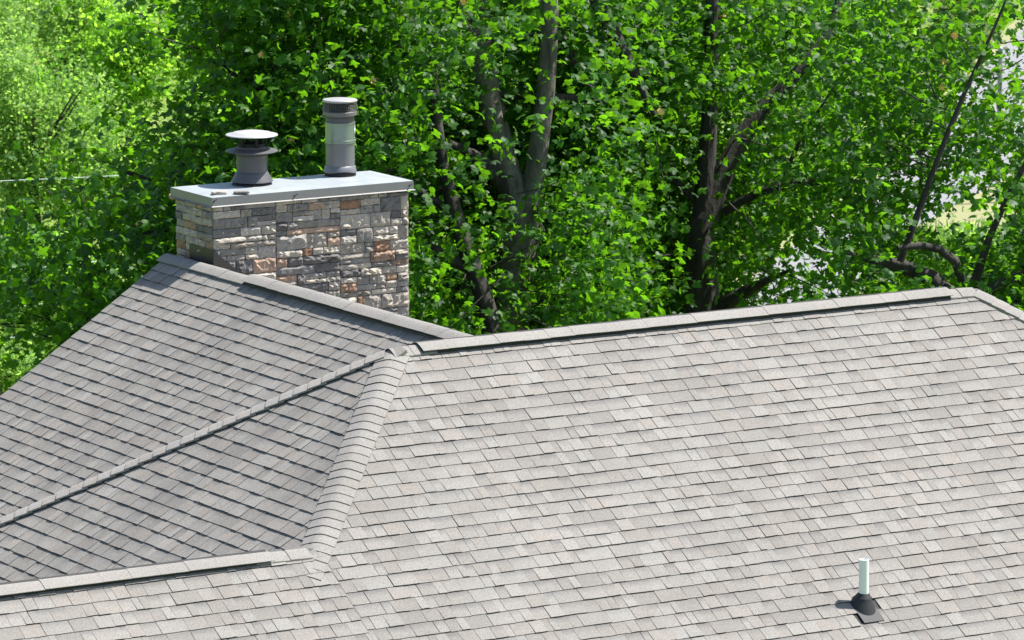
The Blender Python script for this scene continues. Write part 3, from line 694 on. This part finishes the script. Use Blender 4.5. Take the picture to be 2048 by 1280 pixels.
# ------------------------------------------------------------------ tulip trees close behind the house
def pxpath(pts): return [W(*p[:2], p[2]) for p in pts]
TREES = [
 dict(name='tulip_tree', label='big tulip tree with pale forked trunk right of the chimney', depth=63, bark=M_barkpale, x=(760, 1260),
  trunk=[(1008, 1392, .31), (1020, 700, .23), (1040, 520, .22), (1048, 400, .26)],
  limbs=[[(1038, 410, .19), (1012, 340, .17), (978, 200, .155), (952, 60, .145), (948, -150, .13), (940, -500, .07)],
         [(1058, 410, .17), (1080, 320, .13), (1088, 200, .12), (1105, 90, .115), (1095, -60, .1), (1110, -400, .06)],
         [(1030, 400, .12), (1000, 352, .11), (965, 315, .09), (930, 295, .06), (860, 270, .03)],
         [(1088, 195, .06), (1130, 193, .055), (1170, 196, .05), (1230, 205, .02)], [(1088, 195, .05), (1040, 188, .045), (1000, 184, .035), (930, 190, .02)],
         [(1108, -250, .09), (1160, -60, .095), (1230, 70, .09), (1270, 150, .07), (1310, 230, .03)],
         [(1100, 15, .06), (1125, 80, .055), (1160, 150, .05), (1182, 172, .03)], [(1125, 80, .045), (1060, 72, .045), (980, 58, .04), (903, 30, .025)]]),
 dict(name='tulip_tree', label='slender dark tulip tree with leaning trunk just right of the chimney', depth=61, bark=M_bark, x=(280, 800),
  trunk=[(1022, 1410, .15), (1000, 680, .13), (962, 580, .115), (905, 425, .095), (880, 320, .075), (870, 230, .06), (862, 60, .045), (850, -300, .04)],
  limbs=[[(866, 130, .085), (830, 120, .08), (800, 95, .08), (760, 58, .075), (715, 0, .07), (690, -80, .05)],
         [(945, 540, .07), (820, 470, .065), (620, 430, .055), (480, 452, .045), (345, 460, .035), (300, 464, .028), (230, 475, .015)],
         [(640, 432, .04), (430, 400, .035), (330, 360, .03), (250, 345, .02)], [(480, 452, .04), (330, 520, .035), (240, 560, .028), (180, 630, .018), (120, 690, .01)],
         [(905, 425, .05), (760, 330, .05), (620, 260, .04), (520, 180, .03), (420, 120, .02)]]),
 dict(name='tulip_tree', label='dark tulip tree with long limb curving up to the right', depth=66, bark=M_bark, x=(1260, 1690),
  trunk=[(1415, 1345, .36), (1405, 640, .23), (1399, 540, .20), (1405, 440, .19)],
  limbs=[[(1405, 450, .18), (1430, 360, .15), (1475, 275, .12), (1520, 220, .11), (1560, 180, .095), (1610, 130, .085), (1655, 85, .075), (1668, 50, .05), (1690, -60, .03)],
         [(1405, 450, .14), (1418, 250, .11), (1425, 60, .10), (1430, -200, .07)],
         [(1448, 425, .06), (1480, 402, .06), (1520, 380, .058), (1560, 365, .052), (1640, 358, .045), (1700, 365, .035), (1790, 376, .015)],
         [(1567, 364, .034), (1575, 320, .03), (1600, 270, .026), (1650, 210, .02), (1690, 140, .01)],
         [(1406, 640, .14), (1440, 612, .12), (1480, 590, .085), (1530, 558, .05), (1580, 540, .02)], [(1412, 420, .06), (1330, 330, .045), (1240, 290, .02)]]),
 dict(name='tulip_tree', label='thin-branched tulip tree at the right edge above the roof hip', depth=61, bark=M_bark, x=(1690, 2300),
  trunk=[(1960, 1400, .22), (1945, 760, .19), (1930, 640, .16)],
  limbs=[[(1930, 650, .15), (1915, 585, .115), (1872, 552, .10), (1822, 526, .085), (1750, 521, .06), (1690, 508, .03)],
         [(1800, 524, .05), (1830, 450, .042), (1862, 350, .036), (1895, 260, .032), (1930, 180, .028), (1985, 70, .018), (2020, -20, .01)],
         [(1925, 560, .06), (1925, 510, .055), (1880, 488, .05), (1845, 486, .045), (1795, 496, .03)],
         [(1930, 640, .10), (1945, 560, .06), (1975, 470, .042), (2010, 400, .036), (2060, 310, .03), (2150, 150, .02)],
         [(1940, 600, .09), (2000, 560, .07), (2080, 530, .05), (2200, 520, .03)], [(1945, 760, .12), (2080, 560, .1), (2160, 300, .09), (2180, -100, .06), (2080, -300, .04)]]),
]
# how densely the near crowns fill the sight line, read off the photograph
GX = np.array([-150, 100, 300, 500, 700, 900, 1100, 1300, 1500, 1700, 1850, 2000, 2200])
GY = np.array([-700, -200, -30, 130, 260, 390, 520, 640, 760, 900])
DEN = np.array([
 [0, 0, .05, .2, .3, .3, .3, .3, .3, .2, .2, .1, .1],
 [.25, .1, .2, .6, .7, .7, .7, .7, .6, .5, .4, .3, .3],
 [.35, .15, .25, .8, 1, 1, 1, 1, .95, .85, .7, .55, .7],
 [.0, .0, .05, .65, 1, 1, 1, 1, .95, .85, .6, .5, .7],
 [.0, .0, .14, .85, 1, 1, 1, 1, .97, .85, .65, .52, .7],
 [.05, .18, .7, 1, .7, .95, .85, 1, .85, .65, .62, .5, .7],
 [.3, .45, .85, 1, .9, 1, 1, 1, .65, .55, .55, .7, .9],
 [.22, .4, .8, 1, 1, 1, 1, .9, .55, .5, .55, .8, 1],
 [.03, .15, .5, .9, 1, 1, 1, .8, .6, .6, .7, .8, 1],
 [.0, .0, .2, .5, .7, .7, .7, .6, .5, .5, .5, .6, .6]])
def dens(px, py):
    fx = np.interp(px, GX, np.arange(len(GX))); fy = np.interp(py, GY, np.arange(len(GY)))
    ix = np.minimum(fx.astype(int), len(GX)-2); iy = np.minimum(fy.astype(int), len(GY)-2); ax, ay = fx-ix, fy-iy
    return (DEN[iy, ix]*(1-ax)*(1-ay)+DEN[iy, ix+1]*ax*(1-ay)+DEN[iy+1, ix]*(1-ax)*ay+DEN[iy+1, ix+1]*ax*ay)
tc, tf = leaf_template('tulip')
LEAFME = []
for k in range(3):
    me = bpy.data.meshes.new('leaf'); q = tc.copy(); q[:, 2] *= (1, 1.8, .4)[k]; q[1:, 1] *= (1, .95, 1.08)[k]; me.from_pydata([tuple(v) for v in q], [], [tuple(f) for f in tf]); me.update(); me.materials.append(M_tulip); LEAFME.append(me)
FLME = None
NCL = 12500
cpx = rng.uniform(-150, 2200, NCL*3); cpy = np.concatenate([rng.uniform(-700, -20, int(NCL*.8)), rng.uniform(-20, 900, NCL*3-int(NCL*.8))])
keep = rng.uniform(0, 1, len(cpx)) < dens(cpx, cpy)**1.5*np.where((cpx > 1420) & (cpy > -20) & (cpy < 330), .62, 1.)*np.where(cpy < -20, np.where(cpx > 1400, .24, .46), .66)
cpx, cpy = cpx[keep], cpy[keep]
from mathutils import noise as mn
owner = np.where(cpx < 780, 1, np.where(cpx < 1250, 0, np.where(cpx < 1690, 2, 3)))
jit = rng.uniform(0, 1, len(cpx)); owner = np.where((owner == 0) & (jit < .25), 1, owner); owner = np.where((owner == 2) & (jit > .85), 0, owner)
cdp = np.array([t_['depth'] for t_ in TREES])[owner]+np.where(owner == 1, rng.triangular(-3.2, -1, 5., len(cpx)), rng.triangular(-2.2, 1.5, 6.5, len(cpx)))
# boughs: sprays gather into layered masses a metre or so across, with open pockets between them
Q3 = [W(a, b, d) for a, b, d in zip(cpx, cpy, cdp)]
nz = np.array([mn.noise(Vector((p.x*.75, p.y*.75, p.z*1.15)))+.55*mn.noise(Vector((p.x*1.9+7, p.y*1.9, p.z*2.6))) for p in Q3])
ok = nz > (.06-.20*(dens(cpx, cpy)-.5)); cpx, cpy, cdp, owner = cpx[ok], cpy[ok], cdp[ok], owner[ok]
# sprays grow round the trunks and boughs, seldom straight in front of the big ones
keep = np.ones(len(cpx), bool)
for t_ in (TREES[0], TREES[2], TREES[3]):
    for lp in [t_['trunk']]+t_['limbs']:
        for a, b in zip(lp, lp[1:]):
            if max(a[2], b[2]) < .05: continue
            A, B = np.array(a[:2]), np.array(b[:2]); ab = B-A; q = np.stack([cpx, cpy], 1)-A
            f = np.clip((q@ab)/(ab@ab), 0, 1); dist = np.linalg.norm(q-f[:, None]*ab, axis=1)
            keep &= ~((dist < 26+a[2]*160) & (cdp < t_['depth']+.2) & (rng.uniform(0, 1, len(cpx)) < (.62 if t_ is not TREES[3] else .4)))
cpx, cpy, cdp, owner = cpx[keep], cpy[keep], cdp[keep], owner[keep]
for ti, td in enumerate(TREES):
    D = td['depth']; base = W(td['trunk'][0][0], td['trunk'][0][1], D); base.z = GZ
    t = empty(td['name'], base); tag(t, td['label'], 'tree', 'tulip trees behind the house')
    def local(pts, dd=0.): return [tuple(W(p[0], p[1], D+dd*i)-base) for i, p in enumerate(pts)]
    co, fa = tube_np(local(td['trunk']), [p[2] for p in td['trunk']], 14, .05, ti); mesh_np('trunk', co, fa, td['bark'], t, True)
    segs = []
    for li, lp in enumerate(td['limbs']):
        q = local(lp, rng.uniform(-.15, .15)); co, fa = tube_np(q, [p[2] for p in lp], 9, .06, ti*20+li); mesh_np('limb', co, fa, td['bark'] if li < 2 or ti else M_bark, t, True)
        for a, b in zip(q, q[1:]):
            for f in (0, .33, .66): segs.append(np.array(a)*(1-f)+np.array(b)*f)
    segs = np.array(segs)
    sel = owner == ti; C_ = np.array([tuple(W(a, b, d)-base) for a, b, d in zip(cpx[sel], cpy[sel], cdp[sel])])
    # twigs reach from the limbs to a share of the sprays
    tco, tfa = [], []; off = 0
    vis_ = (cpy[sel] > -60) & (cpy[sel] < 700)
    for q, v in zip(C_, vis_):
        if rng.uniform() > (.20 if v else .05): continue
        dd = np.linalg.norm(segs-q, axis=1); s = segs[int(np.argmin(dd))]
        ln = np.linalg.norm(q-s)
        if ln > .9: s = q+(s-q)*(.9/ln)+rng.normal(0, .18, 3); ln = .9
        mid = (s+q)/2+rng.normal(0, .08*ln, 3); c1, f1_ = tube_np([tuple(s), tuple(mid), tuple(q)], [.005+.006*ln, .005+.003*ln, .003], 4, .03, off)
        tco.append(c1); tfa.append(f1_+off); off += len(c1)
    if tco: o = mesh_np('twigs', np.concatenate(tco), np.concatenate(tfa), M_bark, t); o.name = 'twig_spray'; o['kind'] = 'stuff'
    # sprays of leaves
    k = rng.integers(16, 32, len(C_)); P = np.repeat(C_, k, 0)
    P = P+rng.normal(0, 1, P.shape)*np.array([.25, .25, .17])
    dep = (P+np.array(base)-np.array(CAM))@np.array(_d)
    # the leaves that show largest stand free as parts, the rest is the joined crown
    Wp = P+np.array(base)-np.array(CAM); zz = Wp@np.array(_d); X_ = 1024+FPX*(Wp@np.array(_r))/zz; Y_ = 640-FPX*(Wp@np.array(_u))/zz
    infr = (X_ > 8) & (X_ < 2040) & (Y_ > 8) & (Y_ < 560); order = np.where(infr, dep, 1e9).argsort(); nfree = min(300, int(infr.sum()))
    free = order[:nfree]; rest = np.ones(len(P), bool); rest[free] = False
    leaves(P[rest], .112, 'tulip', M_tulip, 'crown', t, .62, .7)
    R = rot_from(rng.normal(0, .62, (nfree, 3))+np.array([0, 0, .75]), rng.uniform(0, 6.28, nfree))
    for j, i in enumerate(free):
        o = bpy.data.objects.new('leaf', LEAFME[j % 3]); s = .118*rng.uniform(.75, 1.25)
        Mx = Matrix([list(R[j][0])+[0], list(R[j][1])+[0], list(R[j][2])+[0], [0, 0, 0, 1]]); Mx = Matrix.Translation(P[i]) @ Mx @ Matrix.Scale(s, 4)
        link(o, t); o.matrix_local = Mx
    # orange-yellow cup flowers here and there
    nfl = (9, 16, 8, 4)[ti]; cand = np.where(infr & (dep < np.median(dep)))[0]; pick = rng.choice(cand, min(nfl, len(cand)), replace=False)
    for i in pick:
        if FLME is None:
            bm = bmesh.new()
            for a in range(6):
                th = a*math.pi/3; c_, s_ = math.cos(th), math.sin(th); p_ = lambda r, wv, z: (r*c_-wv*s_, r*s_+wv*c_, z)
                q = [bm.verts.new(p_(.008, 0, 0)), bm.verts.new(p_(.038, -.022, .02)), bm.verts.new(p_(.034, -.014, .062)), bm.verts.new(p_(.034, .014, .062)), bm.verts.new(p_(.038, .022, .02))]
                bm.faces.new(q)
            FLME = bpy.data.meshes.new('flower'); bm.to_mesh(FLME); bm.free(); FLME.materials.append(M_flower)
        o = link(bpy.data.objects.new('flower', FLME), t); o.location = P[i]-np.array(_d)*.25; o.rotation_euler = (rng.normal(0, .6), rng.normal(0, .6), 0)

# ------------------------------------------------------------------ trees and bushes farther off
G1 = 'sunlit trees on the far meadow'
FAR = [  # px, py, depth, radii, leaves, size, material, label, category
 (70, 300, 98, (1.7, 1.5, 2.7), 15000, .10, M_bgleaf, 'pale yellow-green tree at the left edge of the photo', 'tree'),
 (255, 110, 104, (1.15, 1.2, 1.9), 8000, .11, M_lime, 'bright green tree at the top between the left edge and the tulip leaves', 'tree'),
 (-40, 60, 108, (1.4, 1.4, 2.0), 8000, .11, M_bgleaf, 'pale tree cut by the top left corner', 'tree'),
 (235, 330, 110, (1.3, 1.2, 1.8), 8000, .11, M_lime, 'yellow-green tree above the left part of the roof', 'tree'),
 (30, -30, 118, (1.7, 1.5, 2.0), 8000, .12, M_bgleaf, 'pale tree farthest back in the top left corner', 'tree'),
 (150, 60, 116, (1.5, 1.4, 2.0), 8000, .12, M_bgleaf, 'pale tree behind the pair at the top left', 'tree'),
 (90, 520, 93, (1.2, 1.0, 1.0), 7000, .11, M_bgleaf2, 'low leafy tree below the pale tree on the left', 'tree'),
 (400, 90, 112, (1.5, 1.4, 2.0), 8000, .12, M_lime, 'bright tree behind the tulip leaves above the squat flue', 'tree'),
 (380, 330, 103, (1.3, 1.2, 1.4), 7000, .12, M_bgleaf, 'sunlit bush showing left of the chimney cover', 'bush'),
 (-10, 720, 84, (.7, .7, .45), 3500, .09, M_bgleaf, 'low bush in the grass at the lower left', 'bush'),
 (560, 180, 108, (1.6, 1.4, 2.2), 9000, .13, M_bgleaf2, 'bright tree behind the two flues', 'tree'),
 (720, 60, 115, (1.6, 1.4, 2.0), 8000, .13, M_bgleaf, 'bright tree behind the upper tulip boughs', 'tree'),
 (835, 350, 100, (.9, .9, 1.0), 5000, .12, M_bgleaf, 'pale bush showing right of the chimney cover', 'bush'),
 (930, 260, 112, (1.6, 1.4, 2.0), 8000, .13, M_bgleaf2, 'bright tree behind the pale forked trunk', 'tree'),
 (1180, 330, 106, (1.5, 1.3, 1.7), 8000, .13, M_bgleaf, 'bright tree seen between the two trunks', 'tree'),
 (1080, 60, 120, (1.8, 1.5, 2.2), 8000, .13, M_bgleaf, 'bright tree at the top centre behind the boughs', 'tree'),
 (1320, 160, 116, (1.7, 1.5, 2.0), 8000, .13, M_bgleaf2, 'bright tree behind the curving limb', 'tree'),
 (1120, 580, 88, (1.4, 1.2, .8), 5000, .13, M_bgleaf, 'sunlit bush low behind the main ridge', 'bush'),
 (900, 580, 86, (1.2, 1.2, .8), 5000, .13, M_bgleaf2, 'green bush behind the rear ridge and main ridge corner', 'bush'),
 (1290, 480, 97, (1.5, 1.3, 1.1), 6000, .13, M_bgleaf, 'sunlit bush between the dark trunk and the pale trunk', 'bush'),
 (1500, 130, 124, (1.7, 1.5, 1.8), 7000, .13, M_bgleaf, 'bright tree beyond the road bend', 'tree'),
 (1640, 250, 112, (1.3, 1.1, 1.3), 6000, .13, M_bgleaf, 'bright tree beside the road left of the thin pole', 'tree'),
 (1510, 420, 99, (.8, .8, .7), 4000, .12, M_bgleaf2, 'small bush left of the road', 'bush'),
 (1720, 90, 126, (1.5, 1.3, 1.7), 7000, .13, M_bgleaf2, 'bright tree left of the olive bush', 'tree'),
 (1900, 60, 130, (1.0, 1.0, 1.3), 6000, .12, M_olive, 'olive-grey bush at the top right beside the road', 'bush'),
 (1960, 500, 88, (1.0, .8, .45), 3000, .11, M_bgleaf, 'low bush behind the right end of the roof', 'bush'),
 (2110, 440, 84, (.9, .9, 1.4), 6000, .12, M_bgleaf2, 'green tree cut by the right edge', 'tree'),
 (2330, 380, 88, (1.5, 1.4, 1.8), 5000, .13, M_bgleaf, 'leafy tree on the meadow beyond the right edge', 'tree'),
 (2600, 200, 100, (1.8, 1.6, 2.2), 5000, .14, M_bgleaf2, 'round tree farther along the meadow beyond the right edge', 'tree'),
 (2350, 60, 140, (2.2, 2, 2.4), 5000, .15, M_bgleaf2, 'tree across the road beyond the top right corner', 'tree'),
 (1500, -160, 165, (3, 2.5, 3), 6000, .18, M_bgleaf, 'tall tree far up the meadow above the road bend', 'tree'),
 (900, -160, 160, (3, 2.5, 3), 6000, .18, M_bgleaf2, 'tall tree far up the meadow behind the boughs', 'tree'),
 (300, -180, 165, (3, 2.5, 3), 6000, .18, M_bgleaf, 'tall tree far up the meadow on the left', 'tree'),
]
for i, (px, py, d, rad, n, sz, m, lab, cat) in enumerate(FAR):
    bg_tree('tree' if cat == 'tree' else 'bush', lab, cat, px, py, d, rad, n, sz, m, G1 if cat == 'tree' else 'bushes on the far meadow', trunk=True)
# bare lower trunks seen at the left edge
for x0, y0, x1, y1, r, d, lab in ((18, 545, 30, 250, .17, 96, 'dark bare tree trunk standing at the left edge'), (54, 540, 48, 400, .05, 95, 'thin dark sapling trunk right of the thick one at the left edge')):
    b = on_ground(x0, y0, GZ); dep = (b-CAM).dot(_d); t = empty('tree', b); tag(t, lab, 'tree')
    co, fa = tube_np([(0, 0, -.2), tuple(W(x1, y1, dep)-b)], [r, r*.6], 9, .06, int(r*100)); mesh_np('trunk', co, fa, M_bark, t, True)
    P = rng.normal(0, 1, (2500, 3))*np.array([.7, .7, .5])+np.array(W(x1, y1-60, dep)-b); leaves(P, .1, 'quad', M_bgleaf2, 'crown', t)

# ------------------------------------------------------------------ poles and cables by the road
def pole(px, ybase, ytop, r, label):
    b = on_ground(px, ybase, GZ); dep = (b-CAM).dot(_d); h = W(px, ytop, dep).z-GZ
    t = empty('pole', b); tag(t, label, 'pole', 'grey poles along the road')
    bm = bmesh.new(); bm_lathe(bm, [(r, -.2), (r*.85, h)], n=12); bm_obj('shaft', bm, M_pole, t, True)
    bm = bmesh.new(); bm_lathe(bm, [(r*.9, h), (r*1.1, h+.01), (r*1.1, h+.05), (0, h+.09)], n=12); bm_obj('cap', bm, M_pole, t, True)
    return b, h
p1 = pole(1745, 566, 215, .058, 'slim grey pole nearer the roof ridge right of centre')
p2 = pole(1996, 405, 95, .058, 'slim grey pole farther up the road near the right edge')
def cable(label, pts, r=.006):
    q = [W(*p) for p in pts]; P = []
    for a, b in zip(q, q[1:]):
        n = 24; ln = (b-a).length
        for i in range(n): f = i/n; P.append(a.lerp(b, f)-Vector((0, 0, .010*ln*4*f*(1-f))))
    P.append(q[-1]); co = []; fa = []
    for i, p in enumerate(P):
        for k in range(5): th = 2*math.pi*k/5; co.append((p.x, p.y+r*math.cos(th), p.z+r*math.sin(th)))
    for i in range(len(P)-1):
        for k in range(5): fa.append((i*5+k, i*5+(k+1) % 5, i*5+5+(k+1) % 5, i*5+5+k))
    tag(mesh_np('cable', np.array(co), np.array(fa), M_cable, None, True), label, 'cable', 'sunlit cables between the poles')
cable('topmost sunlit cable passing left of the chimney', [(-300, 372, 86), (1745, 226, 97.5)])
cable('second sunlit cable from the top at the left edge', [(-300, 572, 84), (1745, 296, 97.5)])
cable('third sunlit cable crossing the lower left trees', [(-300, 650, 83), (1745, 345, 97.5)])
cable('lowest sunlit cable just above the grass at the lower left', [(-300, 712, 82), (1745, 395, 97.5)])
cable('sunlit cable between the two poles', [(1745, 226, 97.5), (1996, 110, 112)])
